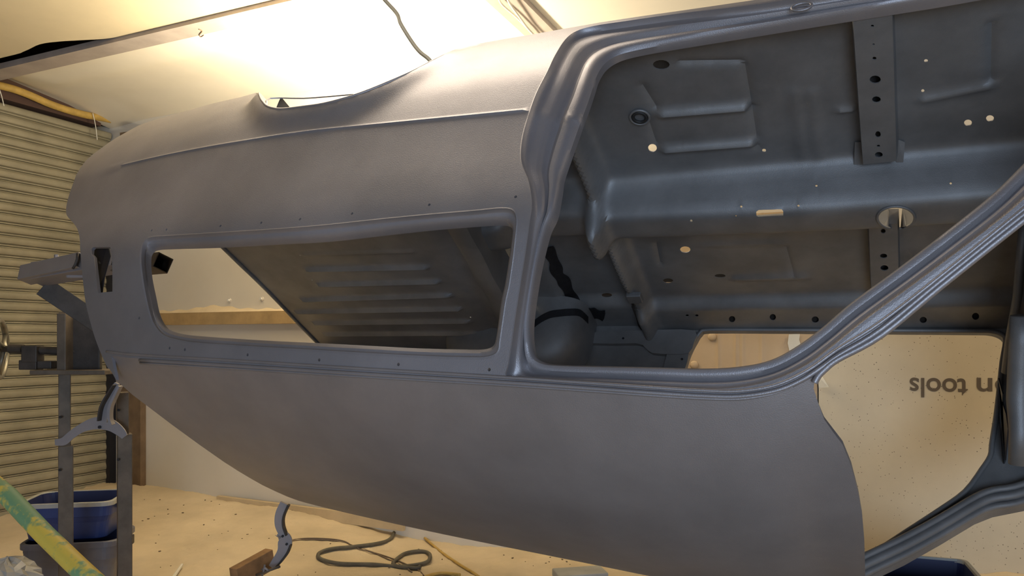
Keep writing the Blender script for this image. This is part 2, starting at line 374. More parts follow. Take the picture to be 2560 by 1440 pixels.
# ---- floor pan (front) as a pressed height field
def wq(px, py, h): return hplane(px, py, h)[1]
tf, t1, t2 = wq(1900, 410, 0), wq(1900, 500, .14), wq(1900, 588, .14)
print('TUN', tf, t1, t2)
sfoot = wq(1900, 735, 0)
print('SILLFOOT', sfoot)
def seg_d(x, w, a, b):
    ax, aw = a; bx, bw = b; L = (bx-ax)**2+(bw-aw)**2
    t = np.clip(((x-ax)*(bx-ax)+(w-aw)*(bw-aw))/L, 0, 1); return np.hypot(x-ax-t*(bx-ax), w-aw-t*(bw-aw))
def fp(px, py, h=0.0): a = hplane(px, py, h); return (a[0], a[1])
ribs = [(fp(1655,283), fp(1862,266), .015, .018), (fp(1665,372), fp(1880,355), .015, .018), (fp(2100,275), fp(2130,272), .012, .010),
        (fp(1985,230), fp(2005,385), .014, .007), (fp(2030,230), fp(2045,385), .014, .007), (fp(2310,248), fp(2470,215), .014, .010),
        (fp(1840,695), fp(2010,690), .02, .012), (fp(1760,612), fp(1960,606), .014, .006), (fp(1770,800,.04), fp(2150,800,.04), .001, 0)]
valley = [(fp(1700,157), fp(1850,155)), (fp(1862,165), fp(1880,270)), (fp(1640,270), fp(1605,215)), (fp(1880,270), fp(1895,370)), (fp(1640,360), fp(1620,300)), (fp(1650,660), fp(1640,610)), (fp(2480,60), fp(2478,200)), (fp(1965,620), fp(1985,690))]
SHIFTS = lambda e, s: 1/(1+np.exp(-np.clip(e/s, -40, 40)))
XH = -.80
def Hfloor(x, w):
    x = np.asarray(x, float); w = np.asarray(w, float)
    tilt = .02*np.clip((x-(-.2)), 0, None)
    tw_ = t1-.02
    tun = .14*(SHIFTS(tf-.028-w, .010))*SHIFTS(w-(t2-.03), .014) + .0*x
    h = 0.0*x + tun*(1+.10*np.sin((x+.6)*2.6))
    sill = np.interp(w, [-.80,-.775,-.735,-.70,sfoot-.045,sfoot+.002,.9], [.066,.064,.050,.046,.042,0,0])
    h = h+sill
    for a, b, s, amp in ribs: h = h+amp*np.exp(-(seg_d(x, w, a, b)/s)**2)
    for a, b in valley: h = h-.009*np.exp(-(seg_d(x, w, a, b)/.010)**2)
    # heel board crest and the raised rear pan
    xc = XH+.015*np.sin(w*4); e = x-xc
    h = h + .095*SHIFTS(-e, .007)*SHIFTS(e+.055, .006)*(1-.25*SHIFTS(-(w+.45), .03)) - .02*SHIFTS(-e-.06, .01)
    # step in the rear pan, towards the cargo floor
    h = h + .05*SHIFTS(-(x+1.16), .012)
    # toe board rising at the front
    h = h + 1.1*np.clip(x-.52, 0, None)**1.4
    return h
def hfl(px, py): return hit(px, py, lambda x, w, h: h-Hfloor(x, w), 1.3)
fl_holes = []
def addh(px, py, rx, ry, n=14):
    fl_holes.append([(a[0], a[1]) for a in [hfl(px+rx*math.cos(2*math.pi*k/n), py+ry*math.sin(2*math.pi*k/n)) for k in range(n)]])
for q in [(2315,152,5,4),(2307,227,4,4),(2420,307,10,8),(2475,296,10,8),(1910,376,5,4),(1631,370,11,10),(1713,624,13,8),(2377,458,3,3),(2041,464,3,3),
          (1670,702,13,6),(1800,690,14,5),(1517,738,13,5),(1853,516,3,3),(1996,514,3,3),(1728,552,3,3),(1840,540,2,2)]: addh(*q)
addh(2240, 543, 46, 27, 24)
fl_holes.append([(a[0], a[1]) for a in [hfl(*p) for p in [(1890,530),(1896,525),(1925,524),(1954,523),(1958,528),(1958,540),(1930,541),(1897,543),(1891,540)]]])
sill_h = [(1830,798,8,8),(1932,793,8,8),(2038,799,9,8),(2308,800,9,8),(2439,791,9,9),(1718,789,4,3),(1742,789,4,3),(1653,162,21,12),(1493,188,12,9)]
for q in sill_h: addh(*q)
fout = [(-1.34, -.80), (.98, -.80), (.98, .785), (-1.34, .60)]
def dens(p0, p1, n): return [(p0[0]+(p1[0]-p0[0])*k/n, p0[1]+(p1[1]-p0[1])*k/n) for k in range(n)]
fout = dens(fout[0], fout[1], 90)+dens(fout[1], fout[2], 60)+dens(fout[2], fout[3], 90)+dens(fout[3], fout[0], 60)
fl = []
def blocked(q): return any(np.hypot(q[0]-c[0], q[1]-c[1]) < r for c, r in hc_)
hc_ = [(np.mean(h, axis=0), np.ptp(np.array(h), axis=0).max()/2+.008) for h in fl_holes]
for a, b, offs in [(r_[0], r_[1], (-.012, -.006, 0, .006, .012)) for r_ in ribs if r_[3] > .009]+[(v_[0], v_[1], (-.008, 0, .008)) for v_ in valley]:
    L_ = math.hypot(b[0]-a[0], b[1]-a[1]); n_ = (-(b[1]-a[1])/L_, (b[0]-a[0])/L_)
    for o in offs:
        run = []
        for k in range(25):
            q = (a[0]+(b[0]-a[0])*k/24+n_[0]*o, a[1]+(b[1]-a[1])*k/24+n_[1]*o)
            if blocked(q):
                if len(run) > 1: fl.append(run)
                run = []
            else: run.append(q)
        if len(run) > 1: fl.append(run)
V, F = cdt_panel(fout, fl_holes, fl, (.016, .0115), lambda x, w: car(x, w, Hfloor(x, w)))
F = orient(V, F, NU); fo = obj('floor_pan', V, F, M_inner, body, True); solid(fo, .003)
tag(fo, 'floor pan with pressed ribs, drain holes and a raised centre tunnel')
# dark plate added behind the far sill holes so no light shows through
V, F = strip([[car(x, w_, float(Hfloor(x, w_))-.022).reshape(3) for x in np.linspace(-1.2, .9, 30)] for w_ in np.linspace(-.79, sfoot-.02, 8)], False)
obj('sill_light_block', V, F, M_dark, body, True)
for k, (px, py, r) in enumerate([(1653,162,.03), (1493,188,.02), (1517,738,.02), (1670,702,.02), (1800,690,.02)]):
    a = hfl(px, py); MB().box(car(a[0], a[1], a[2]-.022).reshape(3), (r+.02, r+.02, .003), (np.array([1.,0,0]), NS, NU)).build('hole_light_block', M_dark, body)  # small dark plate added under each hole to block light
# ring grommet on the floor
a = hfl(1600, 290); c = car(*a).reshape(3)+NU*.006; ex = np.array([1., 0, 0])
pts = [c+.020*(ex*math.cos(t)+NS*math.sin(t)) for t in np.linspace(0, 2*math.pi, 25)]
gr = MB().tube(pts, .005, 8, False).build('floor_grommet', M_grom, body, True)
pts = [c+.029*(ex*math.cos(t)+NS*math.sin(t)) for t in np.linspace(0, 2*math.pi, 25)]
MB().tube(pts, .004, 8, False).build('grommet_seat', M_inner, body, True)
# tunnel hole collar
cp = [hfl(2240+47*math.cos(t), 543+28*math.sin(t)) for t in np.linspace(0, 2*math.pi, 29)]
MB().tube([car(*q).reshape(3)+NU*.002 for q in cp], .004, 8, False).build('tunnel_hole_collar', M_inner, body, True)
# seat cross members (near half and far half), with punched holes
def member(name, quad, hts, holes_, flange=None):
    base = .055; out = [hplane(px, py, base) for px, py in quad]; ol = [(q[0], q[1]) for q in out]
    full = []
    for i in range(4): full += dens(ol[i], ol[(i+1) % 4], 8)
    hl = []
    for (px, py, rx, ry) in holes_:
        hl.append([(a[0], a[1]) for a in [hplane(px+rx*math.cos(t), py+ry*math.sin(t), base) for t in np.linspace(0, 2*math.pi, 13)[:-1]]])
    V, F = cdt_panel(full, hl, [], .02, lambda x, w: car(x, w, base+0*x))
    F = orient(V, F, NU); o = solid(obj(name, V, F, M_inner, body), .003)
    A = np.array(full); c = A.mean(0); B = c+(A-c)*np.array([1.14, 1.02])
    V, F = strip([[car(p[0], p[1], base).reshape(3) for p in A], [car(p[0], p[1], float(Hfloor(p[0], p[1]))-.002).reshape(3) for p in B]])
    solid(obj('member_side', V, F, M_inner, body), .003, 0)
    return o
member('seat_cross_member', [(2133,38),(2229,23),(2240,402),(2159,410)], None,
       [(2181,65,4,3),(2184,111,3,2),(2186,146,5,4),(2188,199,14,10),(2191,249,11,8),(2195,336,7,8),(2196,365,4,3),(2197,387,10,7)])
member('seat_cross_member', [(2173,560),(2243,560),(2246,735),(2180,735)], None,
       [(2208,578,6,6),(2209,640,9,6),(2211,670,10,7),(2212,701,4,3)])
# spot-weld tabs at the foot of the near member
for q in [[(2137,352),(2153,352),(2158,408),(2135,408)], [(2246,346),(2262,352),(2258,402),(2240,402)]]:
    V = [car(*hfl(*p)).reshape(3)+NU*.004 for p in q]; solid(obj('weld_tab', V, [(0,1,2,3)], M_inner, body), .004, 0)
# cargo floor with ribs
CH = .20
rib_px = [((770,672),(1065,666)),((800,710),(1094,702)),((760,748),(1122,736)),((745,778),(1147,770)),((790,806),(1169,801)),((815,834),(1190,831)),((760,636),(1030,628))]
crib = [(fp(*a, CH), fp(*b, CH)) for a, b in rib_px]
def Hcargo(x, w):
    h = CH+0*x
    for i, (a, b) in enumerate(crib): h = h+(.017 if i < 6 else .006)*np.exp(-(seg_d(x, w, a, b)/.012)**2)
    a, b = fp(1110,560,CH), fp(1240,850,CH)
    h = h-.016*np.exp(-(seg_d(x, w, a, b)/.035)**2)
    return h
car_out = [fp(*p, CH) for p in [(500,560),(550,609),(600,658),(650,706),(700,757),(740,800),(800,862),(850,915),(880,950),(1100,960),(1290,950)]]
ce = [fp(*p, CH) for p in [(1290,850),(1262,800),(1232,735),(1205,690),(1180,640),(1150,590),(1120,540)]]
a0 = car_out[0]
poly = [(a0[0], .70)]+car_out+ce+[(ce[-1][0], .70)]
dp = []
for i in range(len(poly)): dp += dens(poly[i], poly[(i+1) % len(poly)], 12)
rl = []
for a, b in crib:
    for o in (-.02, -.013, -.007, 0, .007, .013, .02): rl.append([(a[0]+(b[0]-a[0])*k/40, a[1]+(b[1]-a[1])*k/40+o) for k in range(-1, 42)])
V, F = cdt_panel(dp, [circ(fp(750,638,CH), .003), circ(fp(780,700,CH), .003), circ(fp(1176,793,CH), .004)], rl, (.022, .012), lambda x, w: car(x, w, Hcargo(x, w)))
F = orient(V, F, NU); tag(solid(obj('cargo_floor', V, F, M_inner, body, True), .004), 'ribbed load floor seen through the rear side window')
# rolled lip on the load floor's rear edge, and the step at its front edge
lip = [car(p[0], p[1], CH+.004).reshape(3) for p in cr([(a0[0], .70)]+car_out[:9], 4)]
MB().tube(lip, .008, 8).build('tailgate_sill_lip', M_inner, body, True)
st = cr([(ce[-1][0], .70)]+ce[::-1], 3)
rings = [[car(p[0]+dx_, p[1], CH+dz).reshape(3) for p in st] for dx_, dz in ((-.03, .004), (-.005, .02), (.03, .022), (.05, .012), (.055, -.14))]
V, F = strip(rings, False); solid(obj('rear_seat_step', V, F, M_inner, body, True), .004, 0)
# rear panel below the tailgate
tl = [hs(*p) for p in cr([(183,557),(167,538),(166,515),(174,484),(194,431)], 3)]
rings = []
hl_ = np.linspace(CH, .0, 6)
cw_ = sorted([(p[1], p[0]) for p in [(a0[0], .70)]+car_out[:9]])
for ww in np.linspace(.62, -.72, 24):
    xe = np.interp(ww, [p[0] for p in cw_], [p[1] for p in cw_])
    rings.append([car(xe-.06*math.sin((CH-h)/CH*math.pi*.6), ww, h).reshape(3) for h in hl_])
V, F = strip(rings, False); solid(obj('rear_valance', V, F, M_steel, body, True), .006, 0)
# far side panel with its door and window openings
far_open = [(1710,925),(1724,880),(1740,850),(1752,833),(1772,827),(1900,827),(2100,828),(2300,829),(2440,830),(2475,831),(2501,838),(2513,855),(2505,905),(2497,978),(2490,1040),(2479,1111),(2475,1142),(2452,1178),(2412,1231),(2350,1276),(2261,1334),(2163,1396),(2080,1425),(1900,1420),(1760,1380),(1680,1300),(1660,1180),(1685,1030)]
FO = [hfar(*p, .045) for p in cr(far_open, 3, True)]
far_low = [(2000,1520),(2100,1475),(2159,1440),(2261,1391),(2350,1342),(2439,1289),(2484,1271),(2560,1256),(2700,1190)]
FL = [hfar(*p, .045) for p in far_low]
print('FL', [(round(a[0], 2), round(a[2], 2)) for a in FL]); print('FO', [(round(a[0], 2), round(a[2], 2)) for a in FO[::9]])
# closed outline in (x,h): bottom edge, front, pillar line, drip line, tail
fo_out = dens((-2.35, .03), (.9, .03), 40)+[(.9, .03), (.9, .62)]+[(a[0], a[2]) for a in FL[::-1]]+[(-.2, 1.03), (-1.0, 1.0), (-2.0, .98), (-2.1, .98), (-2.25, .75), (-2.4, .55), (-2.5, .38), (-2.5, .2)]
win_m = [(a[0], a[2]) for a in WI2[::2]]
arc_f = [(-1.40+.33*math.cos(t), -.0+.0*t+.22*math.sin(t)+.06) for t in np.linspace(0, math.pi, 14)]
V, F = cdt_panel(fo_out, [[(a[0], a[2]) for a in FO], win_m], [], .03, lambda x, h: car(x, -(W0(x, h)-.045), h))
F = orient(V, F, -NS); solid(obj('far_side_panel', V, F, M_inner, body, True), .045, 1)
# rolled edges of the far opening and far windscreen pillar
MB().tube([car(a[0], a[1]+.008, a[2]).reshape(3) for a in FO+FO[:1]], .009, 8, False).build('far_door_seal_flange', M_inner, body, True)
for off, r in ((0, .012), (-.028, .016), (-.055, .012)):
    pts = [car(a[0], a[1]+.01, a[2]+off).reshape(3) for a in [hfar(*p, .045) for p in cr([(2100,1470),(2159,1438),(2261,1389),(2350,1340),(2439,1287),(2484,1269),(2560,1254),(2700,1188)], 4)]]
    MB().tube(pts, r, 10).build('far_pillar_fold', M_inner, body, True)
# far rear quarter: wheel housing, stiffening rail, inner panel
def dome(cx, cw, ch, rx, rw, rh, s):
    V = []; F = []; n, m = 40, 22
    for j in range(m+1):
        for i in range(n+1):
            t = math.pi*i/n; q = math.pi/2*j/m
            d = np.array([math.cos(t)*math.cos(q), math.sin(t)*math.cos(q), math.sin(q)])
            lo, hi = 0, 3
            for _ in range(24):
                k = (lo+hi)/2
                if abs(k*d[0])**3.6+abs(k*d[1])**3.6+abs(k*d[2])**5 > 1: hi = k
                else: lo = k
            V.append(car(cx+rx*lo*d[0], cw+s*rw*lo*d[2], ch+rh*lo*d[1]).reshape(3))
    for j in range(m):
        for i in range(n):
            a = j*(n+1)+i; F.append((a, a+1, a+n+2, a+n+1))
    return V, F
V, F = dome(-1.42, -.76, .02, .34, .235, .34, 1)
solid(obj('far_wheel_housing', V, F, M_inner, body, True), .004, 0)
V, F = dome(-1.42, .74, .02, .32, .20, .17, -1)
solid(obj('near_wheel_housing', V, F, M_inner, body, True), .004, 0)
def farq(name, px, off, th, m=M_inner, bev=.004):
    V, F = cdt_panel([(a[0], a[2]) for a in [hfar(*p, off) for p in cr(px, 2, True)]], [], [], .03, lambda x, h: car(x, -(W0(x, h)-off), h))
    F = orient(V, F, NS); o = solid(obj(name, V, F, m, body, True), th, -1); return o
farq('quarter_stiffener_rail', [(1480,832),(1530,828),(1600,826),(1660,824),(1738,826),(1735,855),(1722,882),(1680,885),(1630,882),(1612,868),(1590,858),(1480,858)], .075, .03)
farq('lock_pillar', [(1668,882),(1722,880),(1706,940),(1690,1040),(1640,1040),(1655,960)], .07, .025)
for p in [(1558,846),(1705,898)]:
    a = hfar(*p, .077); MB().tube([car(a[0], a[1], a[2]).reshape(3), car(a[0], a[1]+.002, a[2]).reshape(3)], .005, 10).build('bolt_hole', M_blk, body)
# black seam sealer on the rear floor
def sealer(px, wpx, name='seam_sealer'):
    L = []; R_ = []; c = cr(px, 6)
    for i, p in enumerate(c):
        t = c[min(i+1, len(c)-1)]-c[max(i-1, 0)]; t = t/np.linalg.norm(t); n = np.array([-t[1], t[0]])
        wv = wpx*(.95+.16*math.sin(i*.8))*(.45 if i in (0, len(c)-1) else 1)
        L.append(p+n*wv/2); R_.append(p-n*wv/2)
    f_ = lambda q: car(*hfl(q[0], q[1])).reshape(3)+NU*.004-ray(q[0], q[1])*.004
    V, F = strip([[f_(q) for q in L], [f_((q+s)/2)+NU*.001 for q, s in zip(L, R_)], [f_(q) for q in R_]], False)
    o = obj(name, V, F, M_sealant, body, True); tag(solid(o, .003, 0), 'black seam sealer strip'); return o
sealer([(1368,618),(1385,650),(1395,682),(1412,705),(1428,740),(1448,778)], 30)
sealer([(1436,766),(1470,778),(1490,783),(1512,788)], 25)
def hwh(px, py): 
    return hit(px, py, lambda x, w, h: (np.abs((x+1.42)/.34)**3.6+np.abs((h-.02)/.34)**3.6+np.abs((w+.76)/.235)**5)-1, 1.7)
Ls = []; 
for q in cr([(1332,812),(1352,797),(1375,786),(1400,782),(1425,780),(1450,782),(1470,800)], 4): Ls.append(q)
g_ = lambda q: car(*hwh(q[0], q[1])).reshape(3)-ray(q[0], q[1])*.006
V, F = strip([[g_(q+np.array([0, -8])) for i, q in enumerate(Ls)], [g_(q) for q in Ls], [g_(q+np.array([0, 9])) for i, q in enumerate(Ls)]], False)
tag(solid(obj('seam_sealer', V, F, M_sealant, body, True), .004, 0), 'black seam sealer strip')
# seat belt bracket box on the rear floor
q = [(1565,717),(1610,717),(1610,756),(1565,756)]
c = car(*hfl(1588, 738)).reshape(3)
bk = MB().box(c+NU*.012, (.03, .028, .012), (np.array([1.,0,0]), NS, NU)).build('anchor_bracket', M_inner, body); bevel(bk, .004)
# dashboard beam across the front
DB = [(.56,.20),(.515,.26),(.477,.34),(.467,.44),(.470,.52),(.485,.585),(.515,.625),(.56,.65),(.62,.66)]
rings = []
for ww in np.linspace(.60, -.735, 26):
    k = .022*(1-((ww)/.74)**2)
    rings.append([car(x-(.0 if h < .3 else k), ww, h+.01*math.cos(ww*5)).reshape(3) for x, h in cr(DB, 3)])
V, F = strip(rings, False); db = obj('dashboard_panel', V, F, M_inner, body, True); solid(db, .004, 0)
# dash slots
for (pxs) in [[(2497,945),(2508,985),(2505,1060),(2500,1120),(2497,1165),(2505,1170),(2514,1150),(2521,1070),(2516,1035),(2508,1010)]]:
    V = [car(*hit(p[0], p[1], lambda x, w, h: x-.443, 1.2)).reshape(3) for p in pxs]
    o = obj('dashboard_slot', V, [tuple(range(len(V)))], M_blk, body); solid(o, .004, 0)
a = hit(2540, 1000, lambda x, w, h: x-.43, 1.2)
tb = [car(*hit(p[0], p[1], lambda x, w, h: x-.41, 1.2)).reshape(3) for p in [(2556,790),(2553,860),(2549,930),(2546,1000),(2549,1080),(2547,1160)]]
MB().tube(tb, [.030,.030,.030,.030,.026,.026], 14).build('demister_duct', M_inner, body, True)
tb = [car(*hit(p[0], p[1], lambda x, w, h: x-.44, 1.2)).reshape(3) for p in [(2560,560),(2551,650),(2544,740),(2533,800),(2524,850),(2514,930)]]
MB().tube(tb, .013, 10).build('front_door_post_edge', M_inner, body, True)
# scuttle below windscreen, plus unseen firewall added to keep the interior dark
rings = [[car(x, ww, h).reshape(3) for x, h in ((.62,.66),(.72,.64),(.85,.58),(.97,.5),(.98,.3),(.98,.1),(.98,-.02))] for ww in np.linspace(.78, -.76, 10)]
V, F = strip(rings, False); solid(obj('scuttle_and_added_bulkhead', V, F, M_inner, body, True), .004, 0)
# dimple on the near sill flange
a = hs(2004, 17, -.012); c = car(*a).reshape(3)
pts = [c+.022*(ex*math.cos(t)-NU*.55*math.sin(t)) for t in np.linspace(0, 2*math.pi, 21)]
MB().tube(pts, .0035, 8, False).build('sill_dimple', M_steel, body, True)
# yellow paint flecks left on the door pillar
for p in [(1327,401),(1392,220),(1490,118)]:
    pass
# tail lamp bracket behind the tail opening
a = hs(262, 655, -.05); c = car(*a).reshape(3)
MB().tube([c+np.array([.0,.0,0]), c+NS*.012], [.02,.014], 14).build('tail_lamp_cup', M_inner, body, True)
V = [car(*hs(x, y, -.03)).reshape(3) for x, y in [(222,612),(270,612),(276,640),(262,690),(255,738),(236,738)]]  # black sheet stands in for the shaded cavity behind the tail opening
tag(solid(obj('tail_shade_plate', V, [tuple(range(6))], M_blk, body), .003, 0), 'black plate painted as the shade inside the tail opening')
# inner wheel-arch strip catching the light
V, F = strip([[car(*hs(x, y, -o)).reshape(3) for x, y in cr([(668,262),(676,246),(760,246),(840,240),(884,236)], 3)] for o, in ((.02,), (.10,))], False)
solid(obj('inner_arch_strip', V, F, M_steel, body, True), .004, 0)

# ---------------------------------------------------------------- room shell
YW = 4.1; XG = -5.3; ZC = 2.95
def quad(pts): return [tuple(p) for p in pts], [(0,1,2,3)]
V, F = quad([(XG-.3, YW, -.1), (4.5, YW, -.1), (4.5, YW, 3.3), (XG-.3, YW, 3.3)]); solid(struct('wall_back', V, F, M_wall), .1, -1)
V, F = quad([(XG-.25, -4, -.1), (XG-.25, YW+.1, -.1), (XG-.25, YW+.1, 3.4), (XG-.25, -4, 3.4)]); struct('wall_left', V, F, M_jamb)
# sand covered floor
hp = [(-5.3,.15),(-5.0,.147),(-4.6,.14),(-4.2,.115),(-3.6,.11),(-3.1,.07),(-2.6,.0),(-2.2,-.01),(-1.5,.045),(-.8,.066),(0,.10),(.6,.2),(2,.28),(4.5,.3)]
hx = np.array([a for a, b in hp]); hz = np.array([b for a, b in hp])
_ph = np.random.rand(12)*6.28; _kx = np.random.uniform(2, 11, 12); _ky = np.random.uniform(2, 11, 12)
def Zsand(X, Y):
    X = np.asarray(X, float); Y = np.asarray(Y, float)
    k = np.clip((Y-2.7)/(YW-2.7), 0, 1); k = k*k*(3-2*k)
    z = np.interp(X, hx, hz)*k
    n = sum(np.sin(a*X+p)*np.sin(b*Y+2*p) for a, b, p in zip(_kx, _ky, _ph))/12
    return z+.020*n+.007*np.sin(X*31+3*np.sin(Y*17))*np.sin(Y*27+2*np.sin(X*13))
gx, gy = np.meshgrid(np.linspace(XG-.2, 4.5, 260), np.linspace(-1.5, YW+.05, 170))
V = np.stack([gx, gy, Zsand(gx, gy)], -1).reshape(-1, 3); nx = 260; F = [(j*nx+i, j*nx+i+1, (j+1)*nx+i+1, (j+1)*nx+i) for j in range(169) for i in range(259)]
struct('floor', V, F, M_sand, True)
def onS(px, py, dz=0.0):
    d = ray(px, py); zs = np.linspace(1.5, 7.5, 3000); Q = CAM+zs[:, None]*d; v = Q[:, 2]-Zsand(Q[:, 0], Q[:, 1])-dz
    k = np.where(v < 0)[0]; return Q[k[0]] if len(k) else Q[-1]
# back wall cladding: upper sheet line, batten, screws
def wallbox(name, p0, p1, t, m, kind='structure'):
    a = onY(*p0, YW-t); b = onY(*p1, YW-t)
    o = MB().box(((a[0]+b[0])/2, YW-t/2, (a[2]+b[2])/2), (abs(a[0]-b[0])/2, t/2, abs(a[2]-b[2])/2)).build(name, m)
    o['kind'] = kind; return o
a = onY(380, 783, YW-.06); b = onY(760, 809, YW-.06)
o = MB().box(((a[0]-.9+b[0]+1.2)/2, YW-.03, (a[2]+b[2])/2), ((b[0]+1.2-a[0]+.9)/2, .03, (a[2]-b[2])/2-.002)).build('trim_1', M_board); o['kind'] = 'structure'
# sand ridge lying on the batten
V = []; zt = a[2]
for k in range(40):
    X = a[0]+k*.035; hgt = .012+.02*math.exp(-((k-16)/6)**2)+.004*math.sin(k*1.3)
    V += [(X, YW-.06, zt-.002), (X, YW-.03, zt+hgt), (X, YW-.001, zt+hgt*1.5)]
F = []
for k in range(39):
    for j in (0, 1): F.append((3*k+j, 3*k+3+j, 3*k+4+j, 3*k+1+j))
tag(solid(obj('sand_drift', V, F, M_sand, None, True), .002, 0), 'thin drift of sand lying on the wooden wall batten', 'sand', None, 'stuff')
for (px, py, w_) in [((575,751)[0], 751, 'left'), (656, 747, 'right')]:
    c = onY(px, py, YW); s = thing('wall_bolt', c, 'small pale bolt head above the batten, the %s one of the pair' % w_, 'bolt', 'bolt heads above the batten')
    MB().tube([c, c+np.array([0, -.008, 0])], .014, 12).build('washer', M_wall, s); MB().tube([c, c+np.array([0, -.02, 0])], .008, 6).build('bolt_head', M_fix, s)
# tan ribbed cladding (seen through the far door opening)
a = onY(1690, 700, YW-.03); b = onY(2043, 1200, YW-.03)
V = []; F = []; xs_ = np.linspace(a[0]-.4, b[0], 150)
def rb(x):
    u = 0
    for px in (1795, 1840, 1856, 1905): 
        c = onY(px, 860, YW-.03)[0]; u += .007*math.exp(-((x-c)/.008)**2)
    return u
for x in xs_: V += [(x, YW-.03-rb(x), .25), (x, YW-.03-rb(x), 1.9)]
F = [(2*i, 2*i+2, 2*i+3, 2*i+1) for i in range(149)]
tag(solid(obj('ribbed_wall_panel', V, F, M_tanpanel, None, True), .025, -1), 'tan ribbed panel against the back wall behind the far door opening', 'panel')
for nm, px, py in (('upper', 1780, 842), ('lower', 1735, 912)):
    c = onY(px, py, YW-.04); pts = [c+np.array([0, .01, 0]), c, c+np.array([0, -.008, 0])]
    tag(MB().tube(pts, [.022, .022, .013], 16).build('panel_button', M_tanpanel, None, True), 'round tan fixing button on the ribbed panel, the %s one' % nm, 'button')
V = [onY(px, py, YW-.046) for px, py in [(1972,836),(2000,834),(1998,850),(2002,862),(1993,872),(1999,886),(1985,900),(1970,908),(1974,880),(1969,858)]]
tag(solid(obj('torn_sticker', V, [tuple(range(10))], M_pale), .002, 0), 'torn pale paper remnant on the tan ribbed panel', 'sticker')
# big printed sheet
a = onY(2047, 815, YW-.05); b = onY(2700, 1398, YW-.05)
sh = thing('printed_sheet', ((a[0]+b[0])/2, YW-.04, b[2]), 'large buff sheet leaning upside down on the back wall with grey printed words', 'sign')
MB().box(((a[0]+b[0]+.6)/2, YW-.04, (a[2]+.25+b[2]-.12)/2), ((b[0]+.6-a[0])/2, .009, (a[2]+.25-b[2]+.12)/2)).build('sheet_board', M_sheet, sh)
for word, xl, xr in (('tools', 2272, 2416), ('on', 2437, 2531)):
    cu = bpy.data.curves.new('printed_word', 'FONT'); cu.body = word; cu.extrude = .0008; cu.align_x = 'RIGHT'; cu.offset = .0015
    tx = bpy.data.objects.new('printed_word', cu); link(tx, None); bpy.context.view_layer.update(); w0 = tx.dimensions.x
    p_l = onY(xl, 945, YW-.0505); p_r = onY(xr, 945, YW-.0505); sz = .128; kx = (p_r[0]-p_l[0])/w0/sz; cu.size = sz
    bpy.context.view_layer.update(); dg = bpy.context.evaluated_depsgraph_get(); me = bpy.data.meshes.new_from_object(tx.evaluated_get(dg))
    bpy.data.objects.remove(tx); me.materials.clear(); me.materials.append(M_text)
    print('TXT', sz, kx)
    tx = bpy.data.objects.new('printed_word', me); link(tx, sh); tx.rotation_euler = (math.pi/2, math.pi, 0); tx.scale = (kx, 1, 1)
    tx.location = Vector((p_l-np.array(sh.location)).tolist())
    tag(tx, 'grey printed word upside down')
V = [onY(2046, 942, YW-.07), onY(2052, 934, YW-.07), onY(2072, 968, YW-.10), onY(2047, 970, YW-.07)]
tag(solid(obj('paper_scrap', V, [(0,1,2,3)], M_pale), .003, 0), 'white curled paper scrap at the left edge of the printed sheet', 'paper')
# low skirting board half buried in sand
c0_ = onY(565, 1246, YW-.03); c1_ = onY(990, 1345, YW-.03)
V = [onY(568,1247,YW-.05), onY(700,1259,YW-.05), onY(860,1290,YW-.05), onY(860,1320,YW-.09), onY(700,1292,YW-.09), onY(620,1268,YW-.07)]
# plank strip along wall foot
a = onY(560, 1245, YW-.035); b = onY(1180, 1300, YW-.035)
o = MB().beam(onY(545,1242,YW-.04)+np.array([0,0,-.03]), onY(1010,1300,YW-.04)+np.array([0,0,-.03]), .03, .075).build('skirting_plank', M_skirt)
tag(o, 'long pale plank lying against the foot of the back wall, half buried in sand', 'plank')
# roller shutter
NSL = 38; pit = 2.87/NSL; prof = []
for k in range(NSL):
    z = .0+k*pit
    prof += [(z, 0), (z+.004, -.008), (z+.008, .004), (z+.014, .004), (z+.018, -.004)]
    for j in range(1, 7): t = j/7; prof.append((z+.018+(pit-.024)*t, .006+.010*math.sin(math.pi*t)**.6))
    prof += [(z+pit-.006, .004)]
Ys = [-2.0, YW-.015]
V = []; 
for y in Ys: V += [(XG-.02+d, y, z) for z, d in prof]
n = len(prof); F = [(i, i+1, n+i+1, n+i) for i in range(n-1)]
sd = struct('door_1', V, F, M_shutter, False); solid(sd, .003, 0)
# shutter guide, brown jamb board, shutter box shadow gap
gl = MB().box((XG+.012, YW-.03, 1.35), (.02, .028, 1.4)).build('trim_2', M_blk); gl['kind'] = 'structure'
x0_ = onY(300, 900, YW-.05)[0]; x1_ = onY(351, 900, YW-.05)[0]
jb = MB().box(((x0_+x1_)/2, YW-.026, 1.44), ((x1_-x0_)/2, .025, 1.40)).build('trim_3', M_jamb); jb['kind'] = 'structure'
hb = MB().box((XG-.10, 1.0, 2.97), (.09, 3.0, .075)).build('trim_4', M_void); hb['kind'] = 'structure'
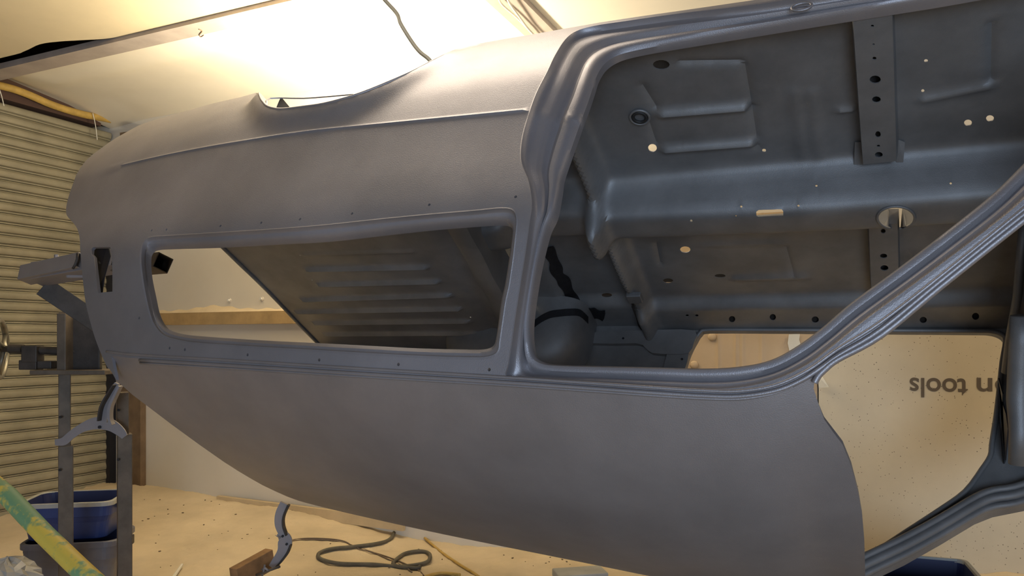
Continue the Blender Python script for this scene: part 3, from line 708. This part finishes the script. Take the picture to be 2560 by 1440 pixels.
# daylight glints along the shutter edge
# ceiling: two sheets, a batten between, cross batten
void = MB().box((-1, 1.2, ZC+.22), (5.2, 4.2, .02)).build('ceiling', M_void); void['kind'] = 'structure'
edge = [(-400,235),(0,143),(60,126),(100,108),(150,101),(200,98),(290,91),(470,59),(600,38),(700,20),(770,-2),(900,-40),(1200,-110),(1500,-190)]
E2 = [onZ(px, py, ZC) for px, py in cr(edge, 4)]
V = [e for e in E2]+[np.array([e[0], e[1]-3.2, ZC]) for e in E2]; n = len(E2)
F = [(i, i+1, n+i+1, n+i) for i in range(n-1)]
o = struct('ceiling_sheet', V, F, M_ceilA, True); solid(o, .012, 0); 
o.name = 'trim_5'
Yb = 2.96
bb = MB().box(((-5.6+1.2)/2, Yb+.055, ZC-.01), (3.6, .065, .018)).build('trim_6', M_ceil2); bb['kind'] = 'structure'
# panel B with a soft fold, drooping at the left end
def zB(X, Y):
    z = ZC+.01-.05*math.exp(-((Y-3.42)/.07)**2)*min(1, max(0, (X+5.1)/.5))*0+.03*(1/(1+math.exp(-(Y-3.4)/.03)))*(1 if X > -4.9 else max(0, (X+5.3)/.4))
    z += .12*max(0, min(1, (-4.85-X)/.45))**1.5*max(0, 1-(Y-3.0)/1.0)
    z -= .05*max(0, (Y-3.75)/.35)
    return z
V = []; nx, ny = 90, 30
for j in range(ny):
    for i in range(nx):
        X = -5.34+(i/(nx-1))*3.64; Y = 3.06+(j/(ny-1))*(YW-3.06); V.append((X, Y, zB(X, Y)))
F = [(j*nx+i, j*nx+i+1, (j+1)*nx+i+1, (j+1)*nx+i) for j in range(ny-1) for i in range(nx-1)]
o = struct('trim_7', V, F, M_ceil, True); solid(o, .01, 0)
V, F = quad([(-1.52, 2.2, ZC+.015), (3.2, 2.2, ZC+.015), (3.2, YW, ZC+.015), (-1.52, YW, ZC+.015)]); solid(struct('trim_8', V, F, M_ceil), .01, 0)
a = onZ(1238, 0, ZC)
cb = MB().box((-1.60, 3.3, ZC-.005), (.085, .95, .014)).build('trim_9', M_ceil2); cb['kind'] = 'structure'
# thin cords on the cross batten
def cord(name, pts, r, m, label, cat, group=None, n=8):
    o = MB().tube(cr(pts, 6), r, n).build(name, m, None, True); return tag(o, label, cat, group)
cord('ceiling_cord', [onZ(px, py, ZC-.04) for px, py in [(1243,-20),(1252,8),(1285,38),(1310,62),(1332,85),(1350,110)]], .005, M_pale, 'thin pale cord looped along the ceiling batten, nearer the strip light', 'cord', None)
cord('ceiling_cord', [onZ(px, py, ZC-.05) for px, py in [(1262,-25),(1272,5),(1300,45),(1320,72),(1352,105)]], .006, M_pale, 'thicker pale cord on the ceiling batten, farther right', 'cord', None)
cord('hanging_cable', [P(px, py, z) for px, py, z in [(885,-190,3.1),(905,-110,3.05),(940,-30,3.0),(962,0,3.0),(992,34,2.95),(1002,60,2.9),(1030,105,2.85),(1050,130,2.8),(1072,148,2.75),(1092,175,2.7)]], .0075, M_cable, 'grey cable hanging from the ceiling down behind the car underside', 'cable')
# yellow air hose below the ceiling, with tie strings
yh = [onX(px, py, XG+.06) for px, py in [(-120,190),(0,214),(60,232),(130,262),(200,284),(270,298),(340,316)]]+[onY(372, 326, YW-.14)]
cord('yellow_hose', yh, .026, M_yel, 'yellow hose slung along the top of the roller shutter', 'hose', None, 12)
for nm, pp in (('left', [(-2,222),(4,240),(10,265)]), ('right', [(232,283),(236,300),(240,322),(243,350)])):
    cord('tie_string', [onX(px, py, XG+.10) for px, py in pp], .003, M_pale, 'thin string hanging from the yellow hose, the %s one' % nm, 'string')
# sheet-metal hooks on ceiling batten
cord('wire_hook', [onZ(px, py, ZC-.03-.0*k) for k, (px, py) in enumerate([(497,73),(505,78),(499,86),(501,92),(509,88)])], .003, M_jamb, 'small bent wire hook under the ceiling batten', 'hook')

# ---------------------------------------------------------------- rotisserie stand
ZST = 3.45
st0 = P(236, 1440, ZST); st0[2] = 0
stand = thing('rotisserie_stand', st0, 'dull brown steel stand with two telescopic posts and a hand wheel beside the shutter', 'stand')
def post(px0, px1, y0, y1, z, name, m=M_post, bottom=False):
    cx = (px0+px1)/2; wd = (px1-px0)/FPX*z; top = P(cx, y0, z); bot = P(cx, y1, z)
    if bottom: bot = np.array([top[0], top[1], -.02])
    Rr = (Rv*math.cos(.55)+Fv*math.sin(.55), -Rv*math.sin(.55)+Fv*math.cos(.55))
    s_ = wd/(math.cos(.55)+math.sin(.55))
    c = (top+bot)/2
    return bevel(MB().box(c, (s_/2, s_/2, (top[2]-bot[2])/2), (Rr[0], Rr[1], Uv)).build(name, m, stand), .004)
post(143, 180, 925, 1115, ZST, 'inner_post'); post(142, 187, 1113, 1440, ZST, 'outer_sleeve', bottom=True)
post(288, 325, 980, 1090, ZST, 'inner_post'); post(289, 334, 1084, 1440, ZST, 'outer_sleeve', bottom=True)
for k, (px, py) in enumerate([(150,1043),(149,1175),(296,1025),(295,1149)]):
    c = P(px, py, ZST-.052); MB().tube([c, c+Fv*.006], .006, 10).build('pin_hole', M_blk, stand)
# box plate and bearing
c = P(215, 850, ZST)
b_ = MB(); b_.box(P(206, 858, ZST-.02), (.085, .012, .125), (Rv, Fv, Uv)); o = bevel(b_.build('bearing_plate', M_dark, stand), .005)
b_ = MB(); b_.box(P(182, 856, ZST), (.02, .09, .13), (Rv, Fv, Uv)); b_.box(P(172,786,ZST), (.03,.03,.012), (Rv,Fv,Uv)); bevel(b_.build('side_gusset', M_post, stand), .004)
b_ = MB(); b_.box(P(200, 929, ZST-.02), (.165, .10, .010), (Rv, Fv, Uv)); bevel(b_.build('top_shelf', M_post, stand), .003)
# shaft, collars and hand wheel
MB().tube([P(0, 872, ZST-.02), P(60, 873, ZST-.02), P(190, 880, ZST-.02)], .014, 12).build('shaft', M_dark, stand, True)
MB().tube([P(26, 872, ZST-.02), P(58, 873, ZST-.02)], .022, 16).build('shaft_collar', M_dark, stand)
MB().tube([P(104, 876, ZST-.02), P(152, 878, ZST-.02)], .019, 16).build('shaft_collar', M_dark, stand)
MB().tube([P(152, 878, ZST-.02), P(184, 879, ZST-.02)], [.016, .024], 14).build('bearing_hub', M_post, stand, True)
b_ = MB(); b_.box(P(82, 885, ZST-.02), (.035, .03, .038), (Rv, Fv, Uv)); b_.box(P(78, 912, ZST-.02), (.04, .028, .022), (Rv, Fv, Uv)); b_.box(P(118, 912, ZST-.02), (.032, .024, .018), (Rv, Fv, Uv)); bevel(b_.build('lock_block', M_dark, stand), .004)
hwc = P(-2, 872, ZST-.02); ax = Rv*.93+Fv*.36; ax /= np.linalg.norm(ax); bx = np.cross(ax, Uv); bx /= np.linalg.norm(bx)
pts = [hwc+.128*(bx*math.cos(t)+Uv*math.sin(t)) for t in np.linspace(0, 2*math.pi, 41)]
hw = MB().tube(pts, .013, 12, False).build('hand_wheel', M_wheel, stand, True)
for t in (.5, 2.6, 4.7):
    MB().tube([hwc+ax*.02, hwc+.06*(bx*math.cos(t)+Uv*math.sin(t))+ax*.008, hwc+.12*(bx*math.cos(t)+Uv*math.sin(t))], [.014,.010,.010], 10).build('wheel_spoke', M_wheel, hw, True).location = Vector((0,0,0))
# mounting arms bolted to the body
armo = thing('mounting_arm', P(190, 690, 3.1), 'grey square steel tube arms poking out beyond the car tail, joined in a V', 'arm')
def sqt(p0, p1, z0, z1, w, name, m):
    a = P(*p0, z0); b = P(*p1, z1); return bevel(MB().beam(a, b, w, w, (.3, .35, 1), .004).build(name, m, armo), .002)
sqt((64, 688), (210, 656), 3.15, 3.05, .064, 'square_tube', M_steel)
sqt((92, 686), (300, 650), 3.16, 3.02, .078, 'outer_sleeve', M_steel)
sqt((108, 716), (290, 838), 3.2, 3.35, .082, 'diagonal_tube', M_dark)
sqt((300, 668), (408, 657), 3.05, 2.80, .060, 'square_tube_end', M_post)
c = P(141, 649, 3.12); MB().tube([c-Uv*.01, c+Uv*.02], .009, 6).build('clamp_bolt', M_steel, armo)
MB().tube([P(194,633,3.0), P(193,648,3.0), P(188,662,3.0), P(182,672,3.0)], .005, 8).build('wire_loop', M_dark, armo, True)
pl = MB().box(P(208, 680, 3.12), (.045, .05, .03), (Rv, Fv, Uv)).build('end_bracket', M_steel, armo); bevel(pl, .008)

# ---------------------------------------------------------------- curved brackets
def ribbon(cl, width, thick, z, nrm=None):
    c = cr(cl, 6); L = []; R_ = []
    for i, p in enumerate(c):
        t = c[min(i+1, len(c)-1)]-c[max(i-1, 0)]; t = t[:2]/np.linalg.norm(t[:2]); n = np.array([-t[1], t[0]]); w_ = p[2]
        L.append(P(*(p[:2]+n*w_/2), z)); R_.append(P(*(p[:2]-n*w_/2), z))
    return strip([[q+Fv*.0 for q in L], R_], False)
br = thing('curved_bracket', P(230, 1070, 3.3), 'long curved steel strap bridging the two stand posts below the tail', 'bracket')
V, F = ribbon([(138,1106,14),(160,1103,20),(178,1088,20),(205,1070,22),(240,1058,30),(275,1062,30),(300,1078,24),(312,1092,16)], 0, 0, 3.36); solid(obj('strap_plate', V, F, M_steel, br), .006, 0)
V, F = ribbon([(293,958,10),(280,985,22),(264,1015,24),(258,1055,20)], 0, 0, 3.30); solid(obj('upright_channel', V, F, M_steel, br), .012, 0)
V, F = ribbon([(301,965,5),(288,992,6),(277,1018,7),(276,1045,6),(282,1062,5)], 0, 0, 3.26); solid(obj('channel_flange', V, F, M_steel, br), .03, 0)
V, F = ribbon([(286,962,3),(270,988,4),(254,1018,4),(248,1052,3)], 0, 0, 3.28); solid(obj('channel_flange', V, F, M_dark, br), .03, 0)
c = P(248, 1068, 3.35); MB().tube([c, c+Fv*.006], .007, 10).build('bolt_hole', M_blk, br)
b2 = thing('curved_bracket', onS(690, 1410), 'slim curved steel bracket standing between the roof and the timber plank on the sand', 'bracket')
V, F = ribbon([(712,1258,22),(700,1285,22),(698,1312,20),(706,1335,16)], 0, 0, 3.72); solid(obj('upper_channel', V, F, M_steel, b2), .014, 0)
V, F = ribbon([(722,1262,5),(710,1290,4),(709,1314,4),(717,1338,4)], 0, 0, 3.70); solid(obj('channel_flange', V, F, M_dark, b2), .03, 0)
V, F = ribbon([(700,1330,18),(712,1346,32),(712,1362,34),(706,1380,26),(692,1400,20),(680,1418,18)], 0, 0, 3.71); solid(obj('hinge_plate', V, F, M_steel, b2), .010, 0)
V, F = ribbon([(727,1362,4),(719,1382,5),(703,1404,5),(688,1420,4)], 0, 0, 3.69); solid(obj('plate_flange', V, F, M_dark, b2), .03, 0)
for px, py in ((706,1341), (716,1361)):
    c = P(px, py, 3.695); MB().tube([c, c+Fv*.006], .006, 10).build('pin_hole', M_blk, b2)
pk = MB().tube([P(688,1338,3.7), P(696,1342,3.7), P(701,1344,3.7)], [.001,.004,.006], 8).build('spur', M_steel, b2)
# plank with clamp
pa = onS(560, 1470, .06); pb = P(672, 1396, 3.72)
tag(bevel(MB().beam(P(585,1447,3.55), P(676,1396,3.75), .05, .10, (0,0,1)).build('timber_plank', M_wood), .003), 'short brown timber plank on edge in the sand at the foot of the curved bracket', 'plank')
cl = thing('small_clamp', P(680, 1420, 3.62), 'small metal clamp with a wing screw on the timber plank', 'clamp')
MB().tube([P(640,1438,3.62), P(668,1428,3.62), P(700,1416,3.62)], .006, 8).build('clamp_bar', M_post, cl, True)
MB().tube([P(662,1412,3.62), P(660,1425,3.62), P(655,1440,3.62)], .005, 8).build('screw', M_steel, cl, True)
MB().tube([P(655,1425,3.62), P(662,1420,3.62), P(672,1427,3.62)], .006, 8).build('wing', M_steel, cl, True)

# ---------------------------------------------------------------- tubs
def rrect(cx, cy, hx_, hy, r, z, rot, n=5):
    pts = []
    for (sx, sy, a0_) in ((1,1,0),(-1,1,1),(-1,-1,2),(1,-1,3)):
        for k in range(n+1):
            t = (a0_+k/n)*math.pi/2; x = sx*(hx_-r)+r*math.cos(t); y = sy*(hy-r)+r*math.sin(t)
            pts.append(np.array([cx+x*math.cos(rot)-y*math.sin(rot), cy+x*math.sin(rot)+y*math.cos(rot), z]))
    return pts
def tub(loc, hx_, hy, H, rot, mb, mi, mr, label, r=.05, ribz=(.5,), group=None, zoff=0):
    t = thing('plastic_tub', (loc[0], loc[1], zoff), label, 'tub', group)
    z0 = zoff; rg = [rrect(loc[0], loc[1], hx_*s, hy*s, r, z0+H*k, rot) for s, k in ((.80,0),(.82,.02),(.88,.45),(.93,.60),(.94,.61),(.96,.9))]
    V, F = strip(rg); n = len(rg[0]); F.append(tuple(range(n))); obj('tub_body', V, F, mb, t, False)
    rg = [rrect(loc[0], loc[1], hx_*s, hy*s, r*.9, z0+H*k, rot) for s, k in ((.92,.98),(.88,.7),(.80,.08))]
    V, F = strip(rg); F.append(tuple(range(2*n, 3*n))); obj('tub_lining', V, F, mi, t, False)
    rg = [rrect(loc[0], loc[1], hx_*s, hy*s, r, z0+H*k, rot) for s, k in ((.96,.88),(1.0,.88),(1.0,.985),(.985,1.0),(.93,1.0),(.92,.97))]
    V, F = strip(rg); obj('tub_rim', V, F, mr, t, False)
    for s in (-1, 1):
        c = np.array([loc[0]+s*(hx_+.005)*math.cos(rot), loc[1]+s*(hx_+.005)*math.sin(rot), z0+H*.80])
        bevel(MB().box(c, (.012, .06, H*.10), (np.array([math.cos(rot), math.sin(rot), 0]), np.array([-math.sin(rot), math.cos(rot), 0]), Uv)).build('tub_handle', M_blk, t), .004)
    return t
q = P(200, 1330, 3.95)
tub((q[0], q[1]), .23, .18, .24, .62, M_gtub, M_navy, M_gtub, 'grey plastic tub on the floor behind the left stand post, under the blue one', .06)
tub((q[0]-.03, q[1]), .225, .175, .19, .62, M_blue, M_navy, M_rim, 'blue plastic tub with pale rim stacked on the grey tub behind the left stand post', .05, zoff=.245)
q = P(2262, 1430, 2.75)
tub((q[0]+.02, q[1]+.05), .22, .17, .42, .10, M_blue, M_navy, M_rim, 'blue plastic tub with pale rim on the floor under the windscreen opening', .03)
# clear bag heap at the lower left
q = P(22, 1440, 3.1); V = []; F = []
import mathutils
for j in range(13):
    for i in range(20):
        t = 2*math.pi*i/20; u = math.pi*j/12
        r = .11*(1+.18*math.sin(3*t+j)+.12*math.sin(7*t+2*j))
        V.append((q[0]+r*math.sin(u)*math.cos(t), q[1]+r*math.sin(u)*math.sin(t), q[2]-.03+.10*math.cos(u)*(1+.1*math.sin(5*t))))
for j in range(12):
    for i in range(20): F.append((j*20+i, j*20+(i+1) % 20, (j+1)*20+(i+1) % 20, (j+1)*20+i))
tag(obj('plastic_bag', V, F, M_bag), 'crumpled dusty clear plastic bag at the bottom left beside the blue tub', 'bag')
# foreground painted pole
tag(MB().tube([P(-60, 1172, 1.30), P(20, 1240, 1.25), P(110, 1335, 1.2), P(200, 1422, 1.15), P(290, 1505, 1.1)], .0150, 16).build('painted_pole', M_pole, None, True), 'yellow pole with worn green paint slanting across the lower left corner', 'pole')

# ---------------------------------------------------------------- things on the sand
cord('rubber_hose', [onS(px, py, .012) for px, py in [(985,1332),(978,1345),(962,1354),(930,1361),(880,1367),(830,1372),(803,1380),(795,1390),(808,1400),(850,1409),(930,1411),(1000,1416),(1060,1408),(1075,1395),(1070,1382),(1045,1378),(1010,1385),(985,1405),(990,1415),(1040,1420),(1050,1416)]], .011, M_hose, 'grey rubber hose lying in loops on the sand under the roof', 'hose')
cord('thin_cable', [onS(px, py, .006) for px, py in [(722,1352),(760,1346),(820,1347),(860,1353),(885,1366),(930,1380),(970,1398),(1010,1416),(1030,1430)]], .004, M_cord, 'thin brown cable running from the curved bracket over the sand, the straighter one', 'cable')
cord('thin_cable', [onS(px, py, .006) for px, py in [(724,1353),(770,1349),(830,1351),(875,1361),(900,1373),(950,1386),(1000,1404),(1045,1425),(1060,1440)]], .004, M_cord, 'second thin brown cable on the sand, crossing just in front of the first', 'cable')
cord('yellow_hose', [onS(px, py, .010) for px, py in [(1062,1345),(1080,1361),(1110,1385),(1150,1412),(1180,1430),(1210,1452)]], .008, M_yel, 'thin yellow hose running straight down the sand under the roof edge', 'hose')
cord('yellow_hose', [onS(px, py, .010) for px, py in [(1050,1450),(1075,1438),(1110,1433),(1150,1437)]], .009, M_yel, 'short curve of yellow hose at the bottom edge in the sand', 'hose')
tag(MB().tube([onS(432, 1445, .02), onS(455, 1412, .02)], .008, 8).build('white_stick', M_pale), 'short white stick lying on the sand right of the stand', 'stick')
c = onS(1450, 1436, .03)
tag(bevel(MB().box(c+np.array([0,0,.0]), (.13, .07, .02), (Rv*.97+Fv*.2, Fv*.97-Rv*.2, Uv)).build('metal_offcut', M_rim), .006), 'pale grey sheet-metal offcut half buried in sand at the bottom centre', 'offcut')
# scattered grit crumbs
b_ = MB()
for k in range(90):
    px = random.uniform(350, 1500); py = random.uniform(1240, 1438); c = onS(px, py, .002)
    if c[1] > YW-.02: continue
    s_ = random.uniform(.0015, .0042); b_.box(c, (s_*1.5, s_, s_*.6), (Rv*math.cos(k)+Fv*math.sin(k), -Rv*math.sin(k)+Fv*math.cos(k), Uv))
tag(b_.build('grit_crumbs', M_jamb), 'dark crumbs of rust and grit scattered over the sand', 'grit', None, 'stuff')
